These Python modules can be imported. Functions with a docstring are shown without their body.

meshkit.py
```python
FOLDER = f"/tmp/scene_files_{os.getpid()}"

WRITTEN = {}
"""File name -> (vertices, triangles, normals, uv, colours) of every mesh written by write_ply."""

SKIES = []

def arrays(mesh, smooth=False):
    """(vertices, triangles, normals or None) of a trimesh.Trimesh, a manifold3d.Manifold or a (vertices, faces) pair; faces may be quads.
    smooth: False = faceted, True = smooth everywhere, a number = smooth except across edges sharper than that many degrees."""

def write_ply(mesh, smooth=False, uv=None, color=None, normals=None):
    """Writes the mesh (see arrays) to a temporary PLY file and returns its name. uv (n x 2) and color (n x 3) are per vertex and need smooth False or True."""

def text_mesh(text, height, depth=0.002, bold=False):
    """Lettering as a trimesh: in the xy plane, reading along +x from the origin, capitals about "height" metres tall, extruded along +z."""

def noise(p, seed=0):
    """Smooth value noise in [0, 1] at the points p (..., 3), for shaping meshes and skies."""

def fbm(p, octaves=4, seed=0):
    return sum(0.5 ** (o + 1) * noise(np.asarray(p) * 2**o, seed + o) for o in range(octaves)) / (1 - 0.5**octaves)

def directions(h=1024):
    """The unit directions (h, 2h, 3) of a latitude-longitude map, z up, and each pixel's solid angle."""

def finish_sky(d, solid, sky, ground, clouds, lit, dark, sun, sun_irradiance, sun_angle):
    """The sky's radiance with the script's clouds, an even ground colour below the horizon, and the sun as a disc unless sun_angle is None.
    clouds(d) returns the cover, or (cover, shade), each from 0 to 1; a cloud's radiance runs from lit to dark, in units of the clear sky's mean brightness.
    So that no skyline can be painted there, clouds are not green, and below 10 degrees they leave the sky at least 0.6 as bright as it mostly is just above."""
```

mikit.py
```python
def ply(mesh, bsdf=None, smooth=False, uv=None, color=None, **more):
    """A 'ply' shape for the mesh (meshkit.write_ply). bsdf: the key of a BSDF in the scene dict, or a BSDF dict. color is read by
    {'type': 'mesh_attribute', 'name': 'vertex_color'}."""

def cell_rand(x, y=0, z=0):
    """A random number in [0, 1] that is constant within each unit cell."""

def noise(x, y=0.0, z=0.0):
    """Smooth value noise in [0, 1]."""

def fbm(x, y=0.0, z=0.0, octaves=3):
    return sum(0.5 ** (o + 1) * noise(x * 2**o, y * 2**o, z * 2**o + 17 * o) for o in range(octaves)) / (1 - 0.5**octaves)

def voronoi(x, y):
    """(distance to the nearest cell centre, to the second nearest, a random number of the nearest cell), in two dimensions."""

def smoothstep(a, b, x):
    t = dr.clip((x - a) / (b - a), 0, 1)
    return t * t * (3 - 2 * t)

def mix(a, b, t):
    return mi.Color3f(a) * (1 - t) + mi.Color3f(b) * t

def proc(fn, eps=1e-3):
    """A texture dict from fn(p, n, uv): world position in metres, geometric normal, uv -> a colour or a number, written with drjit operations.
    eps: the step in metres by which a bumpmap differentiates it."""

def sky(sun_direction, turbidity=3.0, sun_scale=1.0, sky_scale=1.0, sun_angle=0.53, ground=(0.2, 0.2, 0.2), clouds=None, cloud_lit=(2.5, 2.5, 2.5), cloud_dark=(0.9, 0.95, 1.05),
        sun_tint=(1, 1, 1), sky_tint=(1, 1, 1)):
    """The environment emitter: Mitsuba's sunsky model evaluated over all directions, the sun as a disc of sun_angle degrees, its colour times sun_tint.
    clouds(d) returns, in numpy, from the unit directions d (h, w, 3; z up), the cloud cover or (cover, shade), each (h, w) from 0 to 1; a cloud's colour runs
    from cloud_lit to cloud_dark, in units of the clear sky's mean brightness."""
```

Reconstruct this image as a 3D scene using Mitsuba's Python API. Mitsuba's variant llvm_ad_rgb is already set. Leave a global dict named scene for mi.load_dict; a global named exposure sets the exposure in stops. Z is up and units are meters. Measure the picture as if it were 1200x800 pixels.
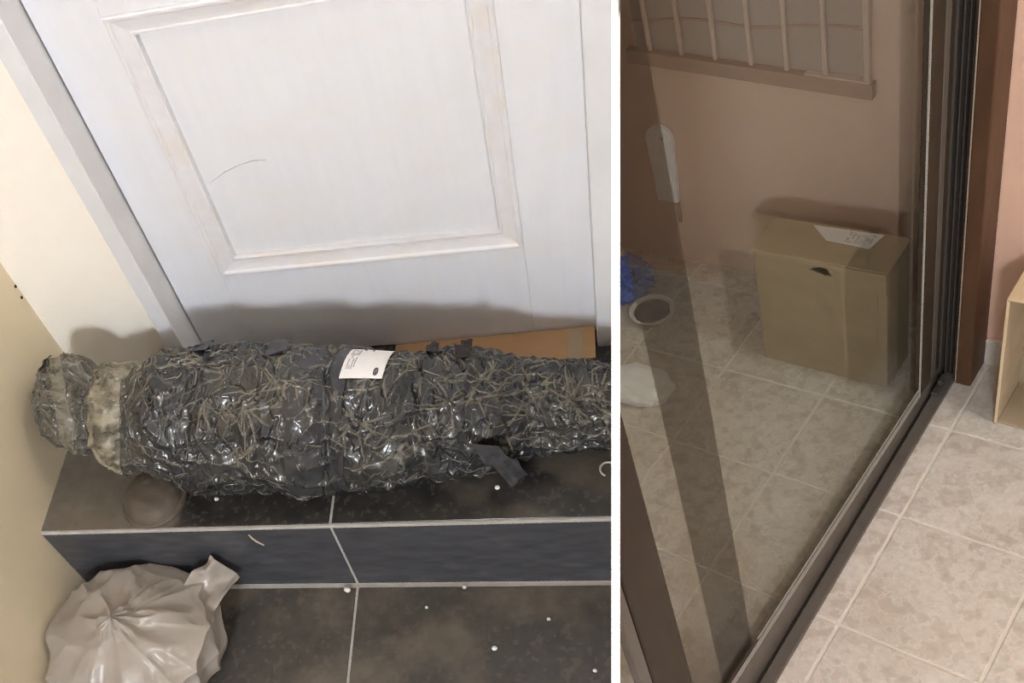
import math
import random
import numpy as np
import shapely
import trimesh
from scipy.spatial import cKDTree
import manifold3d as m3
import drjit as dr
import mitsuba as mi
import mikit
import meshkit
from mikit import noise, fbm, voronoi, smoothstep, mix

T = mi.ScalarTransform4f
scene, labels = {}, {}

# ---------------------------------------------------------------- camera, light, exposure
EYE = np.array([0.0, 0.0, 1.35])
AXIS = np.array([-0.25253393, 0.59846486, -0.7603068])
CAM_UP = np.array([0.05906337, 0.79384446, 0.60524581])
scene['camera'] = {
    'type': 'perspective', 'fov': 2 * math.degrees(math.atan(600 / 1140)), 'fov_axis': 'x',
    'near_clip': 0.02, 'far_clip': 50.0,
    'principal_point_offset_x': 0.1708, 'principal_point_offset_y': -0.07375,
    'to_world': T().look_at(origin=EYE.tolist(), target=(EYE + AXIS).tolist(), up=CAM_UP.tolist())}
exposure = 0.0
WINDOW_RADIANCE = [120.0, 129.0, 143.0]      # daylight in the window behind the camera
LAMP_RADIANCE = [38.0, 37.0, 34.5]        # ceiling lamp above the tiled passage
scene['ambient'] = {'type': 'constant', 'radiance': {'type': 'rgb', 'value': [0.05, 0.05, 0.053]}}

# ---------------------------------------------------------------- the two places
# The doorstep stands upright in world axes. The tiled passage has its own axes (x across the glass door,
# y along its track, z up) and is turned and tilted against the doorstep as one rigid piece.
TURN = np.array([[0.8153713830431982, 0.5593916337778075, -0.1491660409530825],
                 [-0.548314151414638, 0.8288566017443902, 0.11112302188192323],
                 [0.18579854432332618, -0.008816677613247326, 0.9825483026921356]])
PASS_O = np.array([0.0, 0.0, 1.8])


def to_world(p):
    return EYE + (np.asarray(p, float) - PASS_O) @ TURN.T


PART_N = np.array([-0.99798601, 0.06101066, 0.01736723])   # the thin partition between the two places
PART_HALF = 0.0044


# ---------------------------------------------------------------- helpers
def hullmesh(pts):
    return trimesh.convex.convex_hull(np.asarray(pts, float))


def box(lo, hi, c=0.0):
    lo, hi = np.minimum(lo, hi), np.maximum(lo, hi)
    if c <= 0:
        return trimesh.creation.box(bounds=[lo, hi])
    c = min(c, 0.45 * float((hi - lo).min()))
    pts = []
    for s in np.ndindex(2, 2, 2):
        p = np.where(np.array(s) == 1, hi, lo)
        d = np.where(np.array(s) == 1, -c, c)
        for k in range(3):
            q = p + d
            q[k] = p[k]
            pts.append(q)
    return hullmesh(pts)


def join(*ms):
    return trimesh.util.concatenate(list(ms))


def solid(mesh):
    m = mesh.copy()
    m.merge_vertices()
    return m3.Manifold(m3.Mesh(vert_properties=np.asarray(m.vertices, np.float32), tri_verts=np.asarray(m.faces, np.uint32)))


def back(man):
    m = man.to_mesh()
    return trimesh.Trimesh(np.asarray(m.vert_properties)[:, :3].astype(float), np.asarray(m.tri_verts).astype(int), process=False)


def clip(mesh, side):
    """Cuts a mesh in world axes where the partition stands; side 'step' or 'pass' stays."""
    s = 1.0 if side == 'step' else -1.0
    d = (mesh.vertices - EYE) @ PART_N * s
    if d.min() >= PART_HALF:
        return mesh
    if d.max() <= PART_HALF:
        return None
    n = PART_N * s
    man = solid(mesh)
    if man.status() != m3.Error.NoError or man.num_tri() == 0:
        return mesh
    return back(man.trim_by_plane(n.tolist(), float(n @ EYE + PART_HALF)))


def put(key, mesh, bsdf, smooth=False, **more):
    base, k = key, 0
    while key in scene:
        k += 1
        key = f'{base}_{k:03d}'
    scene[key] = mikit.ply(mesh, bsdf, smooth=smooth, **more)
    return key


def step_put(key, mesh, bsdf, smooth=False, **more):
    mesh = clip(mesh, 'step')
    return None if mesh is None or len(mesh.faces) == 0 else put(key, mesh, bsdf, smooth, **more)


def pass_put(key, mesh, bsdf, smooth=False, **more):
    m = mesh.copy()
    m.vertices = to_world(m.vertices)
    m = clip(m, 'pass')
    return None if m is None or len(m.faces) == 0 else put(key, m, bsdf, smooth, **more)


def say(key, label, category=None, kind=None, group=None):
    labels[key] = {'label': label}
    if category:
        labels[key]['category'] = category
    if kind:
        labels[key]['kind'] = kind
    if group:
        labels[key]['group'] = group


def grid_mesh(P, closed_v=False):
    """P: (n, m, 3) points -> a mesh of quads."""
    n, m = P.shape[:2]
    i, j = np.meshgrid(np.arange(n - 1), np.arange(m if closed_v else m - 1), indexing='ij')
    a, b = i * m + j, i * m + (j + 1) % m
    f = np.stack([a, b, b + m, a + m], -1).reshape(-1, 4)
    return trimesh.Trimesh(P.reshape(-1, 3), np.vstack([f[:, [0, 1, 2]], f[:, [0, 2, 3]]]), process=False)


def sheet(top, low):
    """A closed thin sheet between two (n, m, 3) point grids."""
    n, m = top.shape[:2]
    f = grid_mesh(top).faces
    k = n * m
    ring = [i * m for i in range(n)] + [(n - 1) * m + j for j in range(1, m)] + [i * m + m - 1 for i in range(n - 2, -1, -1)] + list(range(m - 2, 0, -1))
    side = []
    for a, b in zip(ring, ring[1:] + ring[:1]):
        side += [[a, b, b + k], [a, b + k, a + k]]
    out = trimesh.Trimesh(np.vstack([top.reshape(-1, 3), low.reshape(-1, 3)]), np.vstack([f, f[:, ::-1] + k, side]), process=False)
    out.fix_normals()
    return out


def tube(pts, r, sides=8):
    pts = np.asarray(pts, float)
    t = np.gradient(pts, axis=0)
    t /= np.linalg.norm(t, axis=1, keepdims=True)
    a = np.cross(t, [0.13, 0.21, 0.97])
    a /= np.linalg.norm(a, axis=1, keepdims=True)
    b = np.cross(t, a)
    w = np.arange(sides) * 2 * np.pi / sides
    rr = np.broadcast_to(r, (len(pts),))
    P = pts[:, None] + rr[:, None, None] * (np.cos(w)[None, :, None] * a[:, None] + np.sin(w)[None, :, None] * b[:, None])
    m = grid_mesh(P, True)
    v = np.vstack([m.vertices, pts[0], pts[-1]])
    k, L = len(m.vertices), len(pts)
    caps = [[k, (j + 1) % sides, j] for j in range(sides)] + [[k + 1, (L - 1) * sides + j, (L - 1) * sides + (j + 1) % sides] for j in range(sides)]
    out = trimesh.Trimesh(v, np.vstack([m.faces, caps]), process=False)
    out.fix_normals()
    return out


def lathe(profile, centre, n=48):
    """profile: (radius, height) pairs from the axis and back to it."""
    w = np.arange(n) * 2 * np.pi / n
    pr = np.asarray(profile, float)
    P = np.stack([pr[:, 0, None] * np.cos(w), pr[:, 0, None] * np.sin(w), np.repeat(pr[:, 1, None], n, 1)], -1) + np.asarray(centre, float)
    m = grid_mesh(P, True)
    m.merge_vertices()
    m.update_faces(m.nondegenerate_faces())
    m.fix_normals()
    return m


# ---------------------------------------------------------------- materials
def rgb(*c):
    return {'type': 'rgb', 'value': list(c)}


def mat(name, color, rough=0.6, spec=0.5, bump=None, bump_scale=1.0, **more):
    c = mikit.proc(color) if callable(color) else rgb(*color)
    r = mikit.proc(rough) if callable(rough) else float(rough)
    b = {'type': 'principled', 'base_color': c, 'roughness': r, 'specular': float(spec), **more}
    if bump is not None:
        b = {'type': 'bumpmap', 'arbitrary': mikit.proc(bump, eps=6e-4), 'scale': float(bump_scale), 'bsdf': b}
    scene[name] = {'type': 'twosided', 'bsdf': b}
    return name


def wall_cream(p, n, uv):
    s = fbm(p.x * 3, p.y * 3, p.z * 3)
    g = noise(p.x * 160, p.y * 160, p.z * 160)
    return mix([0.87, 0.825, 0.745], [0.82, 0.765, 0.67], s * 0.6 + g * 0.15)


mat('cream_paint', wall_cream, 0.55, 0.3, bump=lambda p, n, uv: fbm(p.x * 90, p.y * 90, p.z * 90), bump_scale=0.0006)


def side_tone(p, n, uv):  # darker, yellower tone than the cream wall
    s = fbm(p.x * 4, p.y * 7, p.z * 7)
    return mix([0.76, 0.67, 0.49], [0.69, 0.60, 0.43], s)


mat('tan_tone', side_tone, 0.6, 0.3)


def door_paint(p, n, uv):
    streak = fbm(p.x * 120, p.y * 120, p.z * 7)
    cloud = fbm(p.x * 5 + 3, p.y * 5, p.z * 6)
    warm = smoothstep(0.52, 0.68, fbm(p.x * 9, p.y * 9 + 5, p.z * 14))
    c = mix([0.66, 0.665, 0.70], [0.735, 0.735, 0.755], streak * 0.6 + cloud * 0.4)
    return mix(c, [0.70, 0.675, 0.65], warm * 0.35)


mat('door_paint', door_paint, 0.42, 0.5, bump=lambda p, n, uv: fbm(p.x * 170, p.y * 170, p.z * 9), bump_scale=0.0009)


def worn_paint(p, n, uv):
    w = smoothstep(0.46, 0.64, fbm(p.x * 14, p.y * 14, p.z * 14))
    c = mix([0.70, 0.69, 0.70], [0.64, 0.63, 0.65], fbm(p.x * 60, p.y * 60, p.z * 60))
    return mix(c, [0.67, 0.60, 0.53], w * 0.4)


mat('worn_door_paint', worn_paint, 0.45, 0.5)
mat('frame_paint', lambda p, n, uv: mix([0.70, 0.70, 0.72], [0.60, 0.595, 0.59], fbm(p.x * 14, p.y * 14, p.z * 14)), 0.45, 0.5)
mat('white_board', (0.92, 0.92, 0.91), 0.5, 0.4)
mat('ceiling_paint', (0.62, 0.63, 0.64), 0.8, 0.2)


def slate(p, n, uv):
    """Black stoneware with pale walked-in dust in cloudy patches and thin scratches."""
    f = fbm(p.x * 7, p.y * 9, p.z * 9, octaves=4)
    g = fbm(p.x * 45, p.y * 45, p.z * 45)
    base = mix([0.036, 0.033, 0.030], [0.080, 0.071, 0.062], g)
    dust = smoothstep(0.42, 0.66, f) * (0.4 + 0.6 * g)
    c = mix(base, [0.150, 0.124, 0.096], dust * 0.8)
    sc = smoothstep(0.60, 0.74, fbm(p.x * 110, p.y * 110, 2.0))
    return mix(c, [0.13, 0.115, 0.095], sc * 0.3)


def slate_dusty(p, n, uv):
    """The tread: its end beside the side wall lies under a coat of brown dust with a ragged rim."""
    rim = -0.715 + 0.05 * (fbm(p.x * 10, p.y * 22) - 0.5)
    coat = 1 - smoothstep(-0.012, 0.012, p.x - rim)
    right = smoothstep(0.50, 0.62, fbm(p.x * 6 + 1.7, p.y * 9 + 4.0)) * smoothstep(-0.28, -0.18, p.x)
    g = fbm(p.x * 60, p.y * 60)
    d = mix([0.17, 0.145, 0.115], [0.115, 0.098, 0.078], g)
    base = mix([0.015, 0.015, 0.015], [0.045, 0.040, 0.036], fbm(p.x * 30, p.y * 30))
    sp = smoothstep(0.60, 0.72, fbm(p.x * 130, p.y * 130, 1.0))
    base = mix(base, [0.10, 0.088, 0.07], sp * 0.4)
    c = mix(base, d * 0.62, right * 0.75)
    return mix(c, d, coat * 0.95)


def slate_rough(p, n, uv):
    return 0.24 + 0.30 * fbm(p.x * 9, p.y * 9, p.z * 9)


mat('slate_tile', slate, slate_rough, 0.5, bump=lambda p, n, uv: fbm(p.x * 40, p.y * 40, p.z * 40), bump_scale=0.0012)
mat('tread_slate', slate_dusty, slate_rough, 0.5, bump=lambda p, n, uv: fbm(p.x * 40, p.y * 40, p.z * 40), bump_scale=0.0012)


def slate_blue(p, n, uv):
    g = fbm(p.x * 26, p.y * 26, p.z * 60)
    s = smoothstep(0.58, 0.80, fbm(p.x * 20, p.y * 20, p.z * 34))
    c = mix([0.028, 0.029, 0.034], [0.070, 0.071, 0.080], g)
    return mix(c, [0.10, 0.098, 0.098], s * 0.35)


mat('riser_slate', slate_blue, 0.38, 0.5)
mat('pale_grout', lambda p, n, uv: mix([0.46, 0.44, 0.41], [0.34, 0.32, 0.29], fbm(p.x * 60, p.y * 60, p.z * 60)), 0.85, 0.2)


# black plastic under clear tape
def wrap_col(p, n, uv):
    a = fbm(p.x * 14, p.y * 14, p.z * 14, octaves=4)
    v2 = noise(p.x * 26 + 9, p.y * 34 + 3 * a, p.z * 34)
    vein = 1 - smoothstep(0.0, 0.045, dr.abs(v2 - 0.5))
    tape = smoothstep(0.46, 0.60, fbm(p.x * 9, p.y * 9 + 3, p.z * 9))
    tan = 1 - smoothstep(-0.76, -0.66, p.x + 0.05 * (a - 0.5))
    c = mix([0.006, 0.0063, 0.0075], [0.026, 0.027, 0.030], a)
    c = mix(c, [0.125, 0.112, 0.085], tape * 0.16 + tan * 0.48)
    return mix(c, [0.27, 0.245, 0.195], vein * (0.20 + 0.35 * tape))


mat('wrapped_plastic', wrap_col, lambda p, n, uv: 0.14 + 0.24 * fbm(p.x * 30, p.y * 30, p.z * 30), 0.5,
    bump=lambda p, n, uv: 1 - dr.abs(2 * noise(p.x * 70, p.y * 70, p.z * 70) - 1), bump_scale=0.0018, clearcoat=0.8, clearcoat_gloss=0.93)
mat('smooth_black_plastic', lambda p, n, uv: mix([0.014, 0.014, 0.017], [0.050, 0.050, 0.053], fbm(p.x * 30, p.y * 30, p.z * 30)), 0.24, 0.6,
    bump=lambda p, n, uv: fbm(p.x * 45, p.y * 45, p.z * 45), bump_scale=0.004)
mat('grey_film', lambda p, n, uv: mix([0.025, 0.025, 0.029], [0.085, 0.085, 0.09], fbm(p.x * 60, p.y * 60, p.z * 60)), 0.26, 0.6,
    bump=lambda p, n, uv: fbm(p.x * 70, p.y * 70, p.z * 70), bump_scale=0.004)
mat('khaki_tape', lambda p, n, uv: mix([0.29, 0.262, 0.192], [0.085, 0.075, 0.055], smoothstep(0.3, 0.72, fbm(p.x * 60, p.y * 60, p.z * 60, octaves=4))), 0.4, 0.5,
    bump=lambda p, n, uv: fbm(p.x * 120, p.y * 120, p.z * 120), bump_scale=0.004)
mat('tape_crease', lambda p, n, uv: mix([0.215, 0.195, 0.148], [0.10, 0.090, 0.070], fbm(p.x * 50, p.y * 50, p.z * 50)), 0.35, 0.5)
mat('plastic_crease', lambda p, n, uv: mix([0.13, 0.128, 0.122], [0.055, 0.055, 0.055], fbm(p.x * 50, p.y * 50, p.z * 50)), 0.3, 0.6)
mat('label_paper', lambda p, n, uv: mix([0.80, 0.775, 0.77], [0.74, 0.72, 0.71], fbm(p.x * 80, p.y * 80, p.z * 80)), 0.5, 0.3)
mat('label_ink', (0.10, 0.095, 0.10), 0.6, 0.3)
mat('faint_ink', (0.42, 0.41, 0.41), 0.6, 0.3)
mat('brown_card', lambda p, n, uv: mix([0.40, 0.24, 0.125], [0.47, 0.30, 0.17], fbm(p.x * 30, p.y * 90, p.z * 40)), 0.75, 0.2)
mat('brown_clay', lambda p, n, uv: mix([0.060, 0.046, 0.035], [0.16, 0.13, 0.10], fbm(p.x * 25, p.y * 25, p.z * 25)), 0.6, 0.3, bump=lambda p, n, uv: fbm(p.x * 60, p.y * 60, p.z * 60), bump_scale=0.004)
mat('crumpled_bag', lambda p, n, uv: mix([0.40, 0.36, 0.32], [0.27, 0.235, 0.20], fbm(p.x * 14, p.y * 14, p.z * 14, octaves=4)), 0.32, 0.5,
    bump=lambda p, n, uv: 1 - dr.abs(2 * noise(p.x * 50, p.y * 50, p.z * 50) - 1), bump_scale=0.002)
mat('foam_white', (0.85, 0.84, 0.81), 0.7, 0.2)
mat('straw', (0.50, 0.44, 0.36), 0.6, 0.3)


# the tiled passage
def stone_tile(p, n, uv):
    a = fbm(p.x * 8, p.y * 8, p.z * 8, octaves=4)
    b = fbm(p.x * 52 + 7, p.y * 52, p.z * 52, octaves=4)
    c0 = fbm(p.x * 5 + 21, p.y * 5, p.z * 5)
    d = fbm(p.x * 130, p.y * 130, p.z * 130)
    c = mix([0.70, 0.665, 0.61], [0.43, 0.375, 0.315], smoothstep(0.22, 0.82, 0.25 * a + 0.50 * b + 0.25 * d))
    c = mix(c, [0.54, 0.455, 0.385], smoothstep(0.42, 0.72, c0) * 0.45)
    v = 1 - smoothstep(0.0, 0.04, dr.abs(b - 0.50))
    return mix(c, [0.78, 0.755, 0.71], v * 0.35)


mat('stone_tile', stone_tile, 0.40, 0.4, bump=lambda p, n, uv: fbm(p.x * 50, p.y * 50, p.z * 50), bump_scale=0.0015)
mat('sand_grout', lambda p, n, uv: mix([0.74, 0.70, 0.63], [0.62, 0.57, 0.50], fbm(p.x * 50, p.y * 50, p.z * 50)), 0.9, 0.2)
mat('pink_paint', lambda p, n, uv: mix([0.74, 0.49, 0.365], [0.68, 0.44, 0.33], fbm(p.x * 5, p.y * 5, p.z * 5)), 0.6, 0.3)
mat('rose_paint', lambda p, n, uv: mix([0.66, 0.485, 0.405], [0.585, 0.455, 0.365], fbm(p.x * 4, p.y * 4, p.z * 4)), 0.6, 0.3)


def wood(p, n, uv):
    g = fbm(p.x * 55, p.y * 55, p.z * 5, octaves=4)
    h = fbm(p.x * 12, p.y * 12, p.z * 2)
    return mix([0.046, 0.021, 0.010], [0.105, 0.052, 0.026], g * 0.6 + h * 0.4)


mat('brown_wood', wood, 0.5, 0.3)
mat('bronze_metal', lambda p, n, uv: mix([0.030, 0.021, 0.0145], [0.046, 0.033, 0.023], fbm(p.x * 30, p.y * 30, p.z * 10)), 0.55, 0.25)
mat('grey_metal', lambda p, n, uv: mix([0.115, 0.10, 0.085], [0.085, 0.075, 0.065], fbm(p.x * 40, p.y * 40, p.z * 20)), 0.42, 0.5)
mat('black_metal', (0.022, 0.017, 0.014), 0.5, 0.3)
mat('rib_metal', (0.060, 0.050, 0.043), 0.45, 0.4)
mat('pale_gasket', (0.30, 0.285, 0.255), 0.5, 0.4)
mat('tan_strip', (0.34, 0.26, 0.19), 0.6, 0.3)
mat('carton', lambda p, n, uv: mix([0.40, 0.315, 0.215], [0.33, 0.26, 0.175], fbm(p.x * 20, p.y * 20, p.z * 30)), 0.8, 0.2)
mat('pale_carton', (0.60, 0.47, 0.30), 0.8, 0.2)
mat('white_plastic', (0.86, 0.88, 0.92), 0.2, 0.6)
mat('window_dark', (0.36, 0.31, 0.28), 0.35, 0.5)
mat('sill_paint', (0.37, 0.255, 0.20), 0.6, 0.3)
mat('grille_paint', (0.54, 0.43, 0.37), 0.5, 0.4)
mat('blue_plastic', lambda p, n, uv: mix([0.012, 0.08, 0.50], [0.02, 0.17, 0.75], fbm(p.x * 40, p.y * 40, p.z * 40)), 0.3, 0.5)
mat('dish_glaze', (0.75, 0.71, 0.70), 0.25, 0.5)
mat('dish_food', lambda p, n, uv: mix([0.020, 0.007, 0.008], [0.055, 0.020, 0.020], fbm(p.x * 90, p.y * 90, p.z * 90)), 0.7, 0.3)
scene['door_glass'] = {'type': 'thindielectric', 'int_ior': 1.5, 'specular_transmittance': rgb(0.86, 0.88, 0.835), 'specular_reflectance': rgb(0.32, 0.32, 0.32)}
scene['reflection_tint'] = {'type': 'thindielectric', 'int_ior': 1.3, 'specular_transmittance': rgb(0.33, 0.30, 0.265), 'specular_reflectance': rgb(0.3, 0.3, 0.3)}

# ================================================================ the doorstep (world axes)
X_WALL, Y_BACK, X_JOINT, Y_NOSE, Z_LOW = -0.968, 1.114, -0.430, 0.7844, -0.212

# walls
k = put('wall_left', box([X_WALL - 0.1, -2.8, -1.2], [X_WALL, Y_BACK + 0.15, 3.0]), 'tan_tone')
say(k, 'tan side wall left of the door', kind='structure')
k = put('wall_back', box([X_WALL, Y_BACK, -0.6], [-0.742, Y_BACK + 0.15, 3.0]), 'cream_paint')
say(k, 'bright cream strip of wall between the side wall and the door casing', kind='structure')
k = put('wall_back_001', box([-0.742, Y_BACK, 2.06], [0.2, Y_BACK + 0.15, 3.0]), 'cream_paint')
k = k if (k := 'wall_back_001') else k
w = clip(box([-0.742, Y_BACK, 2.06], [0.2, Y_BACK + 0.15, 3.0]), 'step')
scene['wall_back_001'] = mikit.ply(w, 'cream_paint')
say('wall_back_001', 'cream wall above the door', kind='structure')

# door casing: bright front face, grey reveal on the side towards the door
k = put('trim_1', box([-0.751, Y_BACK - 0.012, -0.002], [-0.7185, Y_BACK + 0.12, 2.06], 0.0015), 'frame_paint')
say(k, 'white painted door casing left of the door with a grey reveal', kind='structure')
k = step_put('trim_2', box([0.0149, 1.128, -0.002], [0.16, 1.25, 2.06], 0.002), 'frame_paint')
say(k, 'white painted door jamb right of the door', kind='structure')

# door leaf
YD = 1.163
DZ0, DZ1 = 0.004, 2.03
put('door_1', box([-0.714, YD + 0.016, DZ0], [0.0135, YD + 0.036, DZ1]), 'door_paint')
say('door_1', 'white painted wooden panel door behind the wrapped package', kind='structure')
PX0, PX1 = -0.615, -0.092            # outer edges of the moulding
for xa, xb in ((-0.7155, PX0), (PX1, 0.0145)):
    put('door_1__stile', box([xa, YD, DZ0], [xb, YD + 0.034, DZ1], 0.0004), 'door_paint')
rails = [(DZ0, 0.222), (0.727, 0.90), (1.80, DZ1)]
for za, zb in rails:
    put('door_1__rail', box([PX0 + 0.0002, YD, za], [PX1 - 0.0002, YD + 0.034, zb], 0.0003), 'door_paint')


def moulding(x0, x1, z0, z1, w=0.036):
    """A picture-frame moulding: outer bead, hollow, inner step down to the panel."""
    prof = [(0.0, 0.0), (0.0, -0.004), (0.003, -0.0065), (0.007, -0.0055), (0.010, -0.001), (0.020, 0.004), (0.029, 0.0055), (0.031, 0.003), (0.0345, 0.003), (w, 0.010), (w, 0.018), (0.0, 0.018)]
    out = []
    P = []
    for d, y in prof:
        y = y * 0.6 if y < 0.008 else y
        P.append([[x0 + d, YD + y, z0 + d], [x1 - d, YD + y, z0 + d], [x1 - d, YD + y, z1 - d], [x0 + d, YD + y, z1 - d]])
    P = np.array(P)
    for s in range(4):
        a, b = P[:, s], P[:, (s + 1) % 4]
        Q = np.stack([a, b], 1)
        m = grid_mesh(Q)
        out.append(m)
    return out


for z0, z1 in ((0.222, 0.727), (0.90, 1.80)):
    for m in moulding(PX0, PX1, z0, z1):
        put('door_1__moulding', m, 'worn_door_paint', 25)
    put('door_1__panel', box([PX0 + 0.0362, YD + 0.009, z0 + 0.0362], [PX1 - 0.0362, YD + 0.030, z1 - 0.0362], 0.002), 'door_paint')

sc_ = [(-0.568, 0.419), (-0.539, 0.436), (-0.510, 0.447), (-0.483, 0.452), (-0.464, 0.450)]
put('door_1__scratch', tube([(x, YD + 0.0088, z) for x, z in sc_], [0.0003, 0.0007, 0.0005, 0.0008, 0.0003], 6), 'faint_ink', True)
for y, z in ((1.110, 0.295), (1.1065, 0.270)):
    put('wall_left__nail', lathe([(0.0, 0.0), (0.0030, 0.0), (0.0026, 0.0016), (0.0, 0.0022)], (0, 0, 0), 12).apply_transform(trimesh.transformations.translation_matrix([X_WALL, y, z]) @ trimesh.transformations.rotation_matrix(math.pi / 2, [0, 1, 0])), 'black_metal')
# the step: grout core, tiles, pale nosing line
core = box([X_WALL - 0.0, Y_NOSE + 0.0008, -0.6], [0.35, 1.30, -0.0015])
step_put('doorstep', core, 'pale_grout')
say('doorstep', 'raised doorstep tiled in black slate with pale grout lines', kind='structure')
for xa, xb in ((X_WALL + 0.001, X_JOINT - 0.0024), (X_JOINT + 0.0024, 0.34)):
    step_put('doorstep__tread_tile', box([xa, Y_NOSE + 0.0035, -0.008], [xb, 1.29, 0.0], 0.0008), 'tread_slate')
    step_put('doorstep__riser_tile', box([xa, Y_NOSE - 0.001, Z_LOW + 0.004], [xb, Y_NOSE + 0.008, -0.0075], 0.0008), 'riser_slate')
step_put('doorstep__nosing_strip', box([X_WALL + 0.001, Y_NOSE - 0.0022, -0.0072], [0.34, Y_NOSE + 0.0034, 0.0004], 0.0012), 'pale_grout')
step_put('floor', box([X_WALL, -2.8, -0.60], [1.2, Y_NOSE + 0.002, Z_LOW - 0.0016]), 'pale_grout')
say('floor', 'lower landing of black slate tiles in front of the doorstep', kind='structure')
ys = [Y_NOSE - 0.0045, 0.22, -0.38, -0.98, -1.58, -2.18, -2.78]
xs = [X_WALL + 0.001, X_JOINT, 0.17, 0.77, 1.2]
for a, b in zip(ys[:-1], ys[1:]):
    for xa, xb in zip(xs[:-1], xs[1:]):
        step_put('floor__tile', box([xa + 0.0024, b + 0.0016, Z_LOW - 0.009], [xb - 0.0024, a - 0.0030, Z_LOW], 0.0008), 'slate_tile')

# partition: a thin white board whose leading edge rakes back
fwd = np.array([PART_N[1], -PART_N[0], 0.0])
fwd /= np.linalg.norm(fwd)
upv = np.cross(PART_N, fwd)
upv = upv if upv[2] > 0 else -upv


def cam_point(u, v, depth):
    right = np.array([0.96578369, 0.10793882, -0.23582002])
    return EYE + depth * (AXIS + right * u + CAM_UP * v)


LEAD = [(0.3525, 0.291), (1.045, 0.872)]       # (distance out, height) of the raked leading edge, low and high end
poly = [(LEAD[0][0], -1.2), LEAD[0], LEAD[1], (1.06, 3.0), (2.9, 3.0), (2.9, -1.2)]


def part_pt(s, z, off):
    q = EYE + fwd * s + upv * (z - EYE[2]) / upv[2]
    q = q - PART_N * ((q - EYE) @ PART_N)
    return q + PART_N * off


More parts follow.
